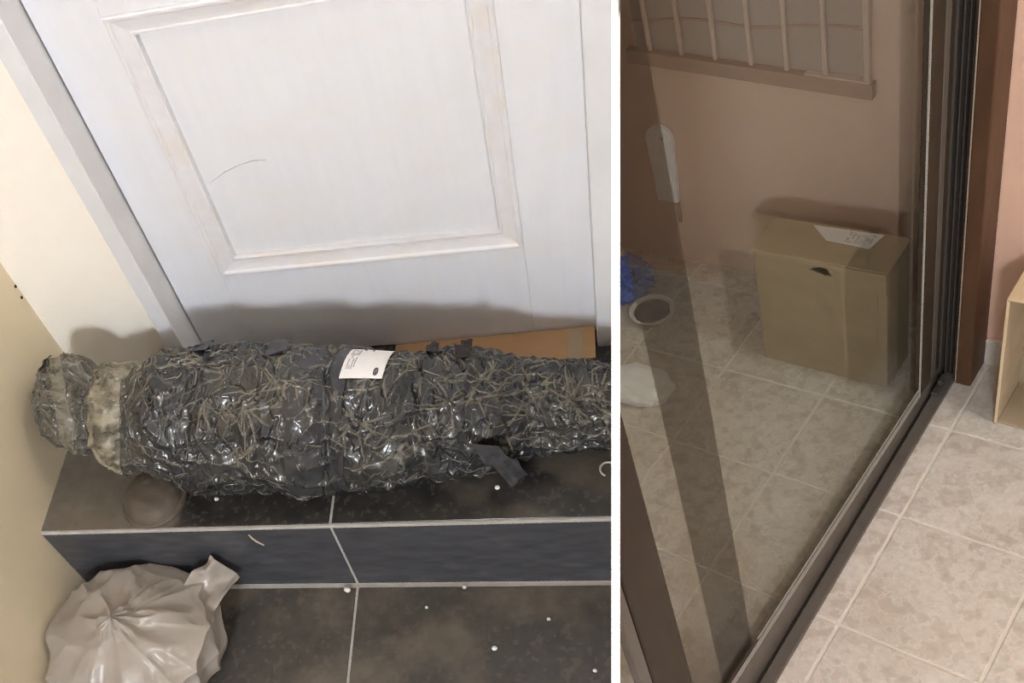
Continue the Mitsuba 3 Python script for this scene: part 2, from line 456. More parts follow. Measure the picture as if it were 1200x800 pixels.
a = [part_pt(s, z, -PART_HALF + 0.0001) for s, z in poly]
b = [part_pt(s, z, PART_HALF - 0.0001) for s, z in poly]
n = len(poly)
tri_v, tri_f = trimesh.creation.triangulate_polygon(shapely.Polygon(poly), engine='earcut')
pv = np.array([part_pt(s, z, -PART_HALF + 0.0001) for s, z in tri_v] + [part_pt(s, z, PART_HALF - 0.0001) for s, z in tri_v])
m = trimesh.creation.extrude_polygon(shapely.Polygon(poly), 1.0, engine='earcut')
m.vertices = np.array([part_pt(v[0], v[1], (v[2] - 0.5) * 2 * (PART_HALF - 0.0001)) for v in m.vertices])
m.fix_normals()
put('wall_partition', m, 'white_board')
say('wall_partition', 'thin white partition board with a raked leading edge between doorstep and tiled passage', kind='structure')

# the window behind the camera and the shell around both places
shell = box([X_WALL - 0.1, -2.9, -1.2], [3.2, -2.8, 3.0])
hole = box([-0.85, -3.0, 1.86], [-0.25, -2.7, 2.44])
put('wall_front', back(solid(shell) - solid(hole)), 'ceiling_paint')
say('wall_front', 'pale grey wall behind the viewer with the window in it', kind='structure')
WX0, WX1, WZ0, WZ1 = -0.85, -0.25, 1.86, 2.44
put('window_2', join(box([WX0, -2.9, WZ0], [WX0 + 0.05, -2.81, WZ1]), box([WX1 - 0.05, -2.9, WZ0], [WX1, -2.81, WZ1]), box([WX0 + 0.05, -2.9, WZ0], [WX1 - 0.05, -2.81, WZ0 + 0.05]), box([WX0 + 0.05, -2.9, WZ1 - 0.05], [WX1 - 0.05, -2.81, WZ1])), 'white_board')
say('window_2', 'white framed window behind the viewer letting in daylight', kind='structure')
pane = trimesh.Trimesh([[WX0 + 0.05, -2.85, WZ0 + 0.05], [WX1 - 0.05, -2.85, WZ0 + 0.05], [WX1 - 0.05, -2.85, WZ1 - 0.05], [WX0 + 0.05, -2.85, WZ1 - 0.05]], [[0, 2, 1], [0, 3, 2]], process=False)
put('window_2__pane', pane, 'white_board', emitter={'type': 'area', 'radiance': rgb(*WINDOW_RADIANCE)})
put('ceiling', box([X_WALL - 0.1, -2.9, 3.0], [3.2, 3.6, 3.1]), 'ceiling_paint')
say('ceiling', 'plain pale ceiling above', kind='structure')

# ---------------------------------------------------------------- the wrapped package
STATIONS = np.array([
    (-1.0232, 1.0422, 0.0435, 0.934), (-0.9931, 1.027, 0.0637, 0.935), (-0.9496, 1.0146, 0.0816, 0.937), (-0.9095, 1.0022, 0.0838, 0.940),
    (-0.8643, 0.9907, 0.0808, 0.946), (-0.8019, 0.963, 0.0896, 0.955), (-0.7376, 0.9502, 0.0977, 0.968), (-0.7015, 0.9442, 0.1118, 0.980),
    (-0.6367, 0.9267, 0.1189, 1.0), (-0.5451, 0.9277, 0.1181, 1.0), (-0.4981, 0.9163, 0.1188, 1.0), (-0.4389, 0.9121, 0.1182, 1.0),
    (-0.3983, 0.9189, 0.1099, 1.0), (-0.3546, 0.9145, 0.111, 1.0), (-0.2993, 0.9157, 0.1056, 1.0), (-0.2589, 0.9275, 0.1008, 1.0),
    (-0.1906, 0.9306, 0.0973, 1.0), (-0.1376, 0.9351, 0.0863, 1.0), (-0.0983, 0.9502, 0.0725, 1.0), (-0.0582, 0.9501, 0.0701, 1.0),
    (0.0077, 0.9526, 0.0629, 1.0), (0.0533, 0.9521, 0.0605, 1.0)])
t_ = STATIONS[:, 3]
SX, SY, SR_, SZ = STATIONS[:, 0] * t_, STATIONS[:, 1] * t_, STATIONS[:, 2] * t_, EYE[2] - t_ * (EYE[2] - STATIONS[:, 2])
X0P, X1P = -0.958, 0.050


def ridged(q, seed):
    return 1 - np.abs(2 * meshkit.noise(q, seed) - 1)


FACET_RNG = np.random.default_rng(77)
FACET_C = np.stack([FACET_RNG.uniform(-1.0, 0.1, 3200), *(lambda w: (0.1 * np.cos(w), 0.1 * np.sin(w)))(FACET_RNG.uniform(0, 2 * np.pi, 3200))], -1)
FACET_S = np.array([1.25, 0.85, 0.85])          # creases run round the package more than along it
FACET_TREE = cKDTree(FACET_C * FACET_S)
FACET_T = FACET_RNG.normal(0, 0.34, (3200, 3))
FACET_O = FACET_RNG.uniform(-0.0012, 0.0012, 3200)


def facets(q):
    """Crumpled film: flat little planes that meet in sharp creases."""
    flat_q = q.reshape(-1, 3) * FACET_S
    _, near = FACET_TREE.query(flat_q, k=6)
    h = FACET_O[near] + np.einsum('nkc,nkc->nk', flat_q[:, None] - FACET_C[near] * FACET_S, FACET_T[near])
    return np.clip(h.max(1), -0.003, 0.010).reshape(q.shape[:-1])


PINCH = [(-0.822, 0.17), (-0.738, 0.08), (-0.505, 0.04), (-0.395, 0.05), (-0.262, 0.05), (-0.125, 0.05)]


def axis_at(x):
    return np.interp(x, SX, SY), np.interp(x, SX, SZ), np.interp(x, SX, SR_)


def package_point(x, phi, lift=0.0, wrinkle=1.0):
    """A point of the package: x along it, phi around it from its front over its top."""
    x, phi = np.broadcast_arrays(np.asarray(x, float), np.asarray(phi, float))
    yc, zc, r = axis_at(x)
    cap = np.clip((x - X0P) / 0.05, 0, 1)
    r = r * np.sqrt(np.clip(1 - (1 - cap) ** 2, 0, 1)) ** 0.9
    c, s = np.cos(phi), np.sin(phi)
    q = np.stack([x, c * 0.1, s * 0.1], -1)
    for px, a in PINCH:
        r = r * (1 - a * np.exp(-((x - px + 0.012 * (meshkit.noise(q * 12, 5) - 0.5)) / 0.010) ** 2))
    lump = 0.022 * (meshkit.fbm(q * np.array([10, 8, 8]), 2, 3) - 0.5)
    skew = q + 0.035 * np.stack([meshkit.noise(q * 14, 21), meshkit.noise(q * 14, 22), meshkit.noise(q * 14, 23)], -1)
    fold = 0.0085 * (ridged(skew * np.array([15, 26, 26]), 7) ** 3 - 0.3) + 0.0030 * (ridged(skew * np.array([38, 22, 22]), 9) ** 3 - 0.3)
    fine = 0.0008 * (ridged(skew * np.array([62, 60, 60]), 11) ** 2 - 0.4) + 0.68 * (facets(q) - 0.003)
    flat = 1 - 0.9 * np.exp(-(((x + 0.337) / 0.052) ** 4 + ((phi - 1.83) / 0.42) ** 4))
    rr = r + (lump + wrinkle * flat * (fold + fine)) * np.clip(cap * 1.2, 0.2, 1) + lift
    P = np.stack([x + 0 * rr, yc - rr * c, zc + rr * s], -1)
    P[..., 0] = np.maximum(P[..., 0], X_WALL + 0.004)
    P[..., 2] = np.maximum(P[..., 2], 0.0012)
    return P


NU, NV = 560, 330
xs_ = X0P + (X1P - X0P) * np.linspace(0, 1, NU)
xs_[:24] = X0P + (xs_[24] - X0P) * (np.arange(24) / 24.0) ** 1.8
ph = np.linspace(0, 2 * np.pi, NV, endpoint=False)
body = grid_mesh(package_point(xs_[:, None], ph[None, :]), True)
e0 = body.vertices[:NV].mean(0)
e1 = body.vertices[-NV:].mean(0)
nb = len(body.vertices)
caps = [[nb, j, (j + 1) % NV] for j in range(NV)] + [[nb + 1, (NU - 1) * NV + (j + 1) % NV, (NU - 1) * NV + j] for j in range(NV)]
body = trimesh.Trimesh(np.vstack([body.vertices, e0, e1]), np.vstack([body.faces, caps]), process=False)
body.fix_normals()
d = (body.vertices - EYE) @ PART_N
body.vertices = body.vertices + PART_N * np.maximum(0, PART_HALF + 0.0006 - d)[:, None]
put('wrapped_package', body, 'wrapped_plastic', True)
say('wrapped_package', 'long lumpy package wrapped in black plastic and clear tape lying on the black doorstep', 'package')


def band(x_of_phi, width, lift, wrinkle, nv=220, nw=14, p0=0.0, p1=2 * math.pi):
    """A closed strip of tape round the package, thin but with turned-down edges."""
    full = p1 - p0 > 6.2
    p = np.linspace(p0, p1, nv, endpoint=not full)
    u = np.concatenate([[-0.5], np.linspace(-0.5, 0.5, nw), [0.5]])
    lf = np.concatenate([[-0.003], np.full(nw, lift), [-0.003]])
    ragged = 0.75 + 0.5 * meshkit.noise(np.stack([2.2 * np.cos(p), 2.2 * np.sin(p), 0 * p + width * 100], -1), 8)
    X = x_of_phi(p)[None, :] + u[:, None] * width * ragged[None, :]
    return grid_mesh(package_point(X, np.broadcast_to(p, X.shape), lf[:, None], wrinkle), full)


m = band(lambda p: -0.780 + 0.015 * np.cos(p - 1.9) + 0.004 * np.sin(3 * p), 0.058, 0.0030, 1.0)
put('wrapped_package__head_tape', band(lambda p: -0.885 + 0.040 * np.cos(p - 0.6), 0.026, 0.0024, 1.0), 'tape_crease', 40)
labels['wrapped_package__head_tape'] = {'label': 'narrow khaki tape slung over the head'}
put('wrapped_package__neck_tape', m, 'khaki_tape', 40)
labels['wrapped_package__neck_tape'] = {'label': 'khaki tape wound round the narrow neck'}
for xa, sl, wd, ph0 in ((-0.452, 0.030, 0.060, 1.2), (-0.385, 0.010, 0.030, 2.3)):
    put('wrapped_package__plastic_band', band(lambda p, xa=xa, sl=sl, ph0=ph0: xa + sl * np.cos(p - ph0), wd, 0.0036, 0.45), 'smooth_black_plastic', 40)

# paper label stuck on the top, with its print
LX0, LX1, LP0, LP1 = -0.3725, -0.3060, math.radians(86), math.radians(124)


def on_label(u, v, lift):
    """u from 0 to 1 along the package, v from 0 (front edge) to 1."""
    lean = 0.010
    x = LX0 + (LX1 - LX0) * u + lean * v
    return package_point(x, LP0 + (LP1 - LP0) * v, lift, 0.0)


def label_patch(u0, u1, v0, v1, lift, nu=10, nv=10):
    U, V = np.meshgrid(np.linspace(u0, u1, nu), np.linspace(v0, v1, nv), indexing='ij')
    return sheet(on_label(U, V, lift), on_label(U, V, lift - 0.0008))


LIFT = 0.0060
put('wrapped_package__paper_label', label_patch(0, 1, 0, 1, LIFT, 24, 24), 'label_paper', True)
labels['wrapped_package__paper_label'] = {'label': 'white printed paper label'}
marks = [label_patch(u - 0.016, u + 0.016, v - 0.035, v + 0.035, LIFT + 0.0010) for u, v in ((0.36, 0.93), (0.55, 0.90))]
ring = []
for k_ in range(16):
    w0 = k_ * 2 * math.pi / 16
    u, v = 0.82 + 0.042 * math.cos(w0), 0.16 + 0.075 * math.sin(w0)
    ring.append(label_patch(u - 0.013, u + 0.013, v - 0.022, v + 0.022, LIFT + 0.0010, 3, 3))
ring.append(label_patch(0.805, 0.835, 0.11, 0.19, LIFT + 0.0010, 3, 3))
for m in marks:
    put('wrapped_package__paper_label__ink_spot', m, 'label_ink')
put('wrapped_package__paper_label__round_stamp', join(*ring), 'label_ink', False)
labels['wrapped_package__paper_label__round_stamp'] = {'label': 'round printed stamp', 'kind': 'stuff'}
faint = []
rnd = random.Random(4)
for k_ in range(4):
    for v in np.arange(0.22, 0.86, 0.052):
        if rnd.random() < 0.78:
            u = 0.10 + k_ * 0.055
            faint.append(label_patch(u, u + 0.030, v, v + 0.034, LIFT + 0.0009, 2, 2))
put('wrapped_package__paper_label__faint_print', join(*faint), 'faint_ink', False)
labels['wrapped_package__paper_label__faint_print'] = {'label': 'faint printed lines', 'kind': 'stuff'}

# creases of the clear tape: thin raised ridges over the plastic, too many to count
rng = np.random.default_rng(11)
ribs_v, ribs_f, nv_ = [], [], 0


def ridge(x, p, ang, length, width, bend):
    global nv_
    n_ = max(6, int(length / 0.004))
    X, Pp = [x], [p]
    for _ in range(n_ - 1):
        ang += bend + rng.normal(0, 0.10)
        r = float(np.interp(X[-1], SX, SR_))
        X.append(X[-1] + math.cos(ang) * length / n_)
        Pp.append(Pp[-1] + math.sin(ang) * length / n_ / max(r, 0.03))
    X, Pp = np.array(X), np.array(Pp)
    if X.min() < X0P + 0.01 or X.max() > X1P - 0.006:
        return
    dx, dp = np.gradient(X), np.gradient(Pp) * np.interp(X, SX, SR_)
    L = np.hypot(dx, dp) + 1e-9
    wv = width * np.sin(np.linspace(0.15, math.pi - 0.15, n_)) ** 0.6
    ox, op = -dp / L * wv / 2, dx / L * wv / 2 / np.maximum(np.interp(X, SX, SR_), 0.03)
    rows = [package_point(X + k * ox, Pp + k * op, l) for k, l in ((1, -0.0006), (0, 0.0016), (-1, -0.0006))]
    P = np.stack(rows, 1)
    m_ = grid_mesh(P)
    ribs_v.append(m_.vertices)
    ribs_f.append(m_.faces + nv_)
    nv_ += len(m_.vertices)


for _ in range(420):
    x = rng.uniform(X0P + 0.02, X1P - 0.02)
    p = math.radians(165 - 150 * rng.uniform(0, 1) ** 1.5)
    ridge(x, p, rng.choice([rng.normal(0.9, 0.5), rng.normal(-0.9, 0.5), rng.normal(1.57, 0.3), rng.normal(0.1, 0.3)]), rng.uniform(0.015, 0.075), rng.uniform(0.0022, 0.0056), rng.normal(0, 0.05))
for x, p in ((-0.585, 70), (-0.52, 62), (-0.345, 52), (-0.205, 60), (-0.10, 70), (-0.68, 95), (-0.03, 60), (-0.47, 85), (-0.255, 95), (-0.16, 85)):
    for k_ in range(8):
        a0 = rng.uniform(0, 2 * math.pi)
        ridge(x + 0.004 * math.cos(a0), math.radians(p) + 0.03 * math.sin(a0), a0, rng.uniform(0.03, 0.075), rng.uniform(0.0024, 0.0052), rng.normal(0, 0.02))
for _ in range(70):      # the clear tape is thickest over the narrow head
    ridge(rng.uniform(-0.94, -0.70), math.radians(rng.uniform(-40, 165)), rng.normal(0.5, 0.7), rng.uniform(0.02, 0.06), rng.uniform(0.0016, 0.0036), rng.normal(0, 0.02))
put('wrapped_package__tape_crease', trimesh.Trimesh(np.vstack(ribs_v), np.vstack(ribs_f), process=False), 'tape_crease', False)
labels['wrapped_package__tape_crease'] = {'label': 'pale creases of the clear tape', 'kind': 'stuff'}


ribs_v, ribs_f, nv_ = [], [], 0
for _ in range(420):
    ridge(rng.uniform(X0P + 0.02, X1P - 0.02), math.radians(rng.uniform(-45, 165)), rng.normal(1.57, 0.9), rng.uniform(0.015, 0.05), rng.uniform(0.0016, 0.0034), rng.normal(0, 0.06))
put('wrapped_package__plastic_crease', trimesh.Trimesh(np.vstack(ribs_v), np.vstack(ribs_f), process=False), 'plastic_crease', False)
labels['wrapped_package__plastic_crease'] = {'label': 'grey creases of the plastic', 'kind': 'stuff'}


def crumple(pts, seed, amp, n1=18, n2=14, thick=0.0015):
    """A crumpled sheet between the four corner points (a, b along the first edge; c, d along the far edge)."""
    a_, b_, c_, d_ = map(np.asarray, pts)
    U, V = np.meshgrid(np.linspace(0, 1, n1), np.linspace(0, 1, n2), indexing='ij')
    P = (1 - U)[..., None] * ((1 - V)[..., None] * a_ + V[..., None] * b_) + U[..., None] * ((1 - V)[..., None] * c_ + V[..., None] * d_)
    nrm = np.cross(b_ - a_, c_ - a_)
    nrm = nrm / np.linalg.norm(nrm)
    h = amp * (meshkit.noise(np.stack([U * 5, V * 4, 0 * U + seed], -1), seed) - 0.5) * 2 * np.clip(U * 3, 0, 1)
    P = P + h[..., None] * nrm
    return sheet(P + nrm * thick / 2, P - nrm * thick / 2)


flap = crumple([(-0.186, 0.826, 0.158), (-0.138, 0.826, 0.146), (-0.132, 0.848, 0.005), (-0.104, 0.858, 0.028)], 3, 0.007)
put('wrapped_package__loose_flap', flap, 'grey_film', True)
labels['wrapped_package__loose_flap'] = {'label': 'loose black tail of plastic hanging onto the step'}
for x, p, dx in ((-0.63, 118, 0.030), (-0.50, 122, 0.034), (-0.245, 122, 0.016), (-0.192, 128, 0.014), (-0.20, 116, 0.020), (-0.925, 110, 0.030)):
    p = math.radians(p)
    c4 = [package_point(x, p - 0.16, 0.006), package_point(x + dx, p - 0.10, 0.008), package_point(x - 0.004, p + 0.16, 0.012), package_point(x + dx, p + 0.2, 0.011)]
    put('wrapped_package__tape_end', crumple(c4, int(abs(x) * 1000), 0.004, 8, 8, 0.0012), 'black_metal' if x > -0.3 else 'smooth_black_plastic', True)

# flat cardboard strip at the foot of the door
m = hullmesh([(-0.345, 1.080, 0.002), (0.0105, 1.088, 0.013), (0.0125, 1.1605, 0.013), (-0.345, 1.1605, 0.002),
              (-0.345, 1.080, 0.006), (0.0105, 1.088, 0.019), (0.0125, 1.1605, 0.018), (-0.345, 1.1605, 0.006)])
m = clip(m, 'step')
put('cardboard_strip', m, 'brown_card')
say('cardboard_strip', 'flat brown cardboard strip lying at the foot of the white door behind the package', 'cardboard')
put('cardboard_strip__packing_tape', hullmesh([(-0.035, 1.0865, 0.0172), (-0.010, 1.0875, 0.0182), (-0.008, 1.158, 0.0176), (-0.033, 1.158, 0.0166),
                                               (-0.035, 1.0865, 0.0182), (-0.010, 1.0875, 0.0192), (-0.008, 1.158, 0.0186), (-0.033, 1.158, 0.0176)]), 'carton')

# small things on the slate
prof = [(0.0, 0.034), (0.024, 0.0335), (0.040, 0.030), (0.049, 0.023), (0.053, 0.014), (0.054, 0.010), (0.059, 0.009), (0.0605, 0.005), (0.059, 0.0005), (0.0, 0.0005)]
put('round_pot', lathe(prof, (-0.757, 0.845, 0.0)), 'brown_clay', 35)
say('round_pot', 'small rounded brown pot upturned on the step under the left end of the package', 'pot')


def blob(centre, size, seed, amp, sub=5, freq=2.2):
    m = trimesh.creation.icosphere(subdivisions=sub)
    v = m.vertices
    r = 1 + amp * (ridged(v * freq, seed) ** 2 - 0.4) + 0.5 * amp * (ridged(v * freq * 2.3, seed + 1) ** 2 - 0.4) + 0.25 * amp * (ridged(v * freq * 5, seed + 2) ** 2 - 0.4)
    v = v * r[:, None] * np.asarray(size) + np.asarray(centre)
    return trimesh.Trimesh(v, m.faces, process=False)


TH, TT = np.meshgrid(np.linspace(0, 2 * math.pi, 260, endpoint=False), np.linspace(0, 1, 130), indexing='ij')
TH, TT = TH.T, TT.T
bag_r = np.interp(TT, [0, 0.04, 0.18, 0.42, 0.62, 0.78, 0.88, 0.94, 1.0], [0.0, 0.62, 0.95, 1.0, 0.86, 0.55, 0.24, 0.16, 0.0])
bag_z = np.interp(TT, [0, 0.04, 0.18, 0.42, 0.62, 0.78, 0.88, 0.94, 1.0], [0.0, 0.0, 0.025, 0.072, 0.112, 0.134, 0.146, 0.160, 0.168])
ring_p = np.stack([np.cos(TH), np.sin(TH), 0 * TH], -1)
warp = 0.5 * meshkit.noise(np.stack([ring_p[..., 0] * 2, ring_p[..., 1] * 2, TT * 4], -1), 41)
pleat = ridged(np.concatenate([ring_p[..., :2] * 3.2 + warp[..., None], TT[..., None] * 1.1], -1), 42) ** 2 - 0.4
crush = ridged(np.concatenate([ring_p[..., :2] * 1.6 + warp[..., None], TT[..., None] * 4.5], -1), 43) ** 2 - 0.4
rad = bag_r * (1 + 0.16 * pleat * (0.4 + TT) + 0.13 * crush)
P_ = np.stack([-0.806 + 0.158 * rad * np.cos(TH), 0.640 + 0.132 * rad * np.sin(TH), Z_LOW + 0.001 + bag_z + 0.012 * crush * np.clip(TT * 6, 0, 1)], -1)
m = grid_mesh(P_, True)
m.vertices[:, 2] = np.maximum(m.vertices[:, 2], Z_LOW + 0.001)
m.vertices[:, 0] = np.clip(m.vertices[:, 0], X_WALL + 0.003, None)
m.vertices[:, 1] = np.minimum(m.vertices[:, 1], Y_NOSE - 0.004)
m.merge_vertices()
m.update_faces(m.nondegenerate_faces())
m.fix_normals()
put('plastic_bag', m, 'crumpled_bag', True)
put('plastic_bag__handle', crumple([(-0.735, 0.712, -0.112), (-0.672, 0.650, -0.130), (-0.668, 0.776, -0.078), (-0.626, 0.758, -0.128)], 6, 0.016, 18, 14), 'crumpled_bag', True)
say('plastic_bag', 'crumpled pale grey plastic bag on the lower landing in the corner against the step', 'bag')
crumbs = [(-0.156, 0.845, 0.0, 0.0042), (-0.640, 0.841, 0.0, 0.0040), (-0.448, 0.771, Z_LOW, 0.0058), (-0.236, 0.775, Z_LOW, 0.0034),
          (-0.182, 0.662, Z_LOW, 0.0046), (-0.301, 0.737, Z_LOW, 0.0028), (-0.021, 0.626, Z_LOW, 0.0032), (-0.092, 0.715, Z_LOW, 0.0030)]
where = ['white foam crumb on the step in front of the loose black flap', 'white foam crumb on the step below the left half of the package',
         'larger white crumb on the lower landing beside the tile joint', 'small white crumb on the landing close under the riser',
         'white crumb in the middle of the right landing tile', 'tiny white crumb between the tile joint and the riser on the landing',
         'white crumb on the landing at the lower right next to the partition', 'tiny pale crumb on the right of the landing tile']
for (x, y, z, r), s in zip(crumbs, where):
    r *= 0.82
    m = blob((x, y, z + r * 0.75), (r * 1.15, r, r * 0.8), int(abs(x) * 999), 0.35, 2, 1.5)
    say(put('foam_crumb', m, 'foam_white', 40), s, 'crumb', group='white foam crumbs on the slate')
w = np.linspace(0.5, 4.3, 16)
m = tube(np.stack([0.018 + 0.012 * np.cos(w), 0.872 + 0.013 * np.sin(w), 0.0025 + 0 * w], -1), 0.0018)
m = clip(m, 'step')
put('twist_wire', m, 'straw', 40)
say('twist_wire', 'curled pale piece of wire on the right end of the step', 'wire')
m = tube([(-0.578, Y_NOSE - 0.0055, -0.022), (-0.574, Y_NOSE - 0.0068, -0.033), (-0.570, Y_NOSE - 0.0062, -0.044), (-0.562, Y_NOSE - 0.0055, -0.058)], [0.0014, 0.0019, 0.0019, 0.0012])
m.vertices[:, 1] += 0.003
put('straw_stalk', m, 'straw', 40)
say('straw_stalk', 'short straw stalk stuck to the dark riser of the step', 'straw')

# ================================================================ the tiled passage (its own axes)
XT = -0.507          # edge of the door track
pass_put('floor_001', box([-2.4, -2.6, -0.10], [2.6, 1.90, -0.0022]), 'sand_grout')
say('floor_001', 'mottled beige stone tile floor with pale grout on both sides of the glass door', kind='structure')
gx = [-2.115, -1.883, -1.651, -1.419, -1.187, -0.954, -0.722, -0.466, -0.233, 0.0, 0.233, 0.466, 0.70, 0.93, 1.16, 1.40, 1.64]
gy = [-1.91, -1.65, -1.39, -1.13, -0.87, -0.61, -0.35, -0.09, 0.17, 0.43, 0.69, 0.950, 1.226, 1.467, 1.728, 1.90]
for xa, xb in zip(gx[:-1], gx[1:]):
    for ya, yb in zip(gy[:-1], gy[1:]):
        if xa < -0.5 and ya < -0.3:
            continue
        pass_put('floor_001__tile', box([xa + 0.0026, ya + 0.0026, -0.008], [xb - 0.0026, yb - 0.0026, 0.0], 0.0012), 'stone_tile')

YR, YF = 1.674, 1.80
pass_put('wall_right', box([-0.50, YR, -0.1], [2.6, YR + 0.10, 3.4]), 'pink_paint')
say('wall_right', 'salmon pink wall at the right of the wooden post', kind='structure')
pass_put('wall_far', box([-2.4, YF, -0.1], [-0.502, YF + 0.1, 3.4]), 'rose_paint')
say('wall_far', 'dull pink wall seen through the glass door', kind='structure')
pass_put('wall_far_001', box([2.0, -2.6, -0.1], [2.1, YR, 3.4]), 'ceiling_paint')
say('wall_far_001', 'pale wall closing the passage on the right', kind='structure')
for xa, xb in ((-0.4745, -0.25), (-0.2475, -0.02), (-0.0175, 0.21), (0.2125, 0.44)):
    k = pass_put('baseboard_right' + ('__tile' if 'baseboard_right' in scene else ''), box([xa, YR - 0.009, 0.0005], [xb, YR - 0.0005, 0.066], 0.0012), 'stone_tile')
say('baseboard_right', 'stone tile baseboard along the pink wall', kind='structure')
pass_put('baseboard_right__cap', box([-0.4745, YR - 0.0105, 0.0665], [0.44, YR - 0.0005, 0.0735], 0.0012), 'sand_grout')

# wooden post and dark aluminium jamb
pass_put('trim_3', box([-0.5025, 1.594, 0.0005], [-0.475, YR - 0.0005, 3.0], 0.002), 'brown_wood')
say('trim_3', 'brown wooden post beside the sliding door', kind='structure')
pass_put('trim_3__worn_edge_highlight', box([-0.5045, 1.5925, 0.0005], [-0.5025, 1.5965, 3.0], 0.0006), 'tan_strip')  # highlight along the post's worn edge, built as a pale strip
pass_put('trim_4', box([-0.552, 1.612, 0.0005], [-0.5045, YF - 0.001, 3.0], 0.001), 'black_metal')
say('trim_4', 'dark metal door jamb with channels behind the glass panel', kind='structure')
for x0, x1, y0, b in ((-0.5515, -0.5445, 1.600, 'bronze_metal'), (-0.5385, -0.5335, 1.596, 'rib_metal'), (-0.5275, -0.5250, 1.600, 'rib_metal'), (-0.5185, -0.5165, 1.601, 'rib_metal'), (-0.5095, -0.5047, 1.595, 'black_metal')):
    pass_put('trim_4__rib', box([x0, y0, 0.012], [x1, 1.613, 3.0], 0.0006), b)
# floor track
pass_put('trim_5', box([-0.558, -0.6, 0.0003], [XT, 1.611, 0.0030], 0.0005), 'black_metal')
say('trim_5', 'dark floor track of the sliding glass door', kind='structure')
pass_put('trim_5__outer_rail', box([-0.5290, -0.6, 0.0028], [XT + 0.0002, 1.611, 0.0105], 0.0012), 'grey_metal')
pass_put('trim_5__stop', join(box([-0.530, 1.535, 0.0105], [-0.517, 1.575, 0.020], 0.002), box([-0.527, 1.560, 0.019], [-0.519, 1.585, 0.034], 0.002)), 'rib_metal')

# sliding glass door: bottom rail a little deeper at the near end, stiles, pane, gaskets and the reflected gasket line
XG = -0.5475
FX, BX = -0.536, -0.549


def rail_top(y):
    return 0.045 + (1.45 - y) * (0.050 / 0.73)


m = hullmesh([(x, y, z) for x in (FX, BX) for y, z in ((0.50, 0.0035), (1.5935, 0.0035), (0.50, rail_top(0.50)), (1.5935, rail_top(1.5935)))])
pass_put('door_2', m, 'grey_metal')
say('door_2', 'sliding glass door in a dark metal frame', kind='structure')
pass_put('door_2__near_stile', box([BX - 0.004, 0.522, 0.0036], [FX + 0.004, 0.603, 2.3], 0.002), 'bronze_metal')
pass_put('door_2__stile_edge', box([BX - 0.002, 0.499, 0.0036], [FX + 0.002, 0.5215, 2.3], 0.002), 'grey_metal')
pass_put('door_2__far_stile', box([BX, 1.4985, rail_top(1.5) + 0.001], [FX, 1.5930, 2.3], 0.0015), 'bronze_metal')
pass_put('door_2__far_stile__groove', box([FX - 0.001, 1.551, rail_top(1.5) + 0.004], [FX + 0.0012, 1.572, 2.3], 0.0005), 'grey_metal')
pass_put('door_2__top_rail', box([BX, 0.604, 2.2], [FX, 1.498, 2.299], 0.0015), 'bronze_metal')
y0, y1 = 0.6035, 1.4982
pv = to_world([(XG, y0, rail_top(y0)), (XG, y1, rail_top(y1)), (XG, y1, 2.199), (XG, 1.05, 2.199), (XG, y0, 0.885)])
pane = trimesh.Trimesh(pv, [[0, 1, 2], [0, 2, 3], [0, 3, 4]], process=False)
k = put('door_2__pane', pane, 'door_glass')
pass_put('door_2__gasket_and_reflection', box([FX - 0.003, 1.4960, rail_top(1.495)], [FX + 0.0005, 1.4982, 2.2], 0.0005), 'pale_gasket')
for dz, th, ya in ((0.0002, 0.0030, 0.61), (0.0080, 0.0020, 0.61), (0.0225, 0.0014, 0.80)):  # the third, thinnest strip stands in for the gasket's reflection
    m = hullmesh([(x, y, rail_top(y) + dz + q) for x in (FX - 0.0035, FX - 0.0005) for y in (ya, 1.494) for q in (0, th)])
    pass_put('door_2__gasket_and_reflection', m, 'pale_gasket')

# dark strip added behind the pane, standing in for a stile's reflection
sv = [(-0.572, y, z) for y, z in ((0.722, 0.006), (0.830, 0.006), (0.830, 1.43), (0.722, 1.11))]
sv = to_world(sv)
strip = trimesh.Trimesh(sv, [[0, 1, 2], [0, 2, 3]], process=False)
put('door_2__reflection_strip', strip, 'reflection_tint')
labels['door_2__reflection_strip'] = {'label': 'dark translucent strip added behind the pane for the reflection of a stile'}

# grilled window in the far wall
WXL, WXR, WYF = -1.262, -0.748, YF - 0.0005


def sill_z(x):
    return 0.640 + (x + 1.242) * (-0.051 / 0.486)


pass_put('window_1', hullmesh([(x, y, sill_z(x) + d) for x in (WXL - 0.02, WXR + 0.006) for y in (WYF - 0.020, WYF) for d in (-0.036, -0.002)]), 'sill_paint')
say('window_1', 'barred window in the far pink wall behind the glass', kind='structure')
pass_put('window_1__pane', hullmesh([(x, y, z) for x in (WXL, WXR - 0.01) for y in (WYF - 0.003, WYF - 0.0002) for z in (sill_z(x) - 0.001, 1.25)]), 'window_dark')
for i, x in enumerate((-1.225, -1.148, -1.069, -0.990, -0.914, -0.836)):
    pass_put('window_1__bar', box([x - 0.0045, WYF - 0.014, sill_z(x) - 0.001], [x + 0.0045, WYF - 0.005, 1.25], 0.0015), 'grille_paint')
pass_put('window_1__frame', box([WXR - 0.012, WYF - 0.016, sill_z(WXR) - 0.004], [WXR, WYF - 0.003, 1.26], 0.0015), 'grille_paint')
pass_put('window_1__sill_edge', hullmesh([(x, y, sill_z(x) + d) for x in (-0.875, WXR + 0.001) for y in (WYF - 0.018, WYF - 0.004) for d in (-0.003, 0.003)]), 'grille_paint')
for za, zb in ((0.700, 0.708), (0.985, 0.993)):
    pts = [(x, WYF - 0.0045, za + 0.004 + 0.006 * math.sin(x * 21) - 0.03 * (x + 1.0)) for x in np.linspace(WXL, WXR - 0.012, 30)]
    pass_put('window_1__cross_bar', tube(pts, 0.0032, 6), 'sill_paint', 40)

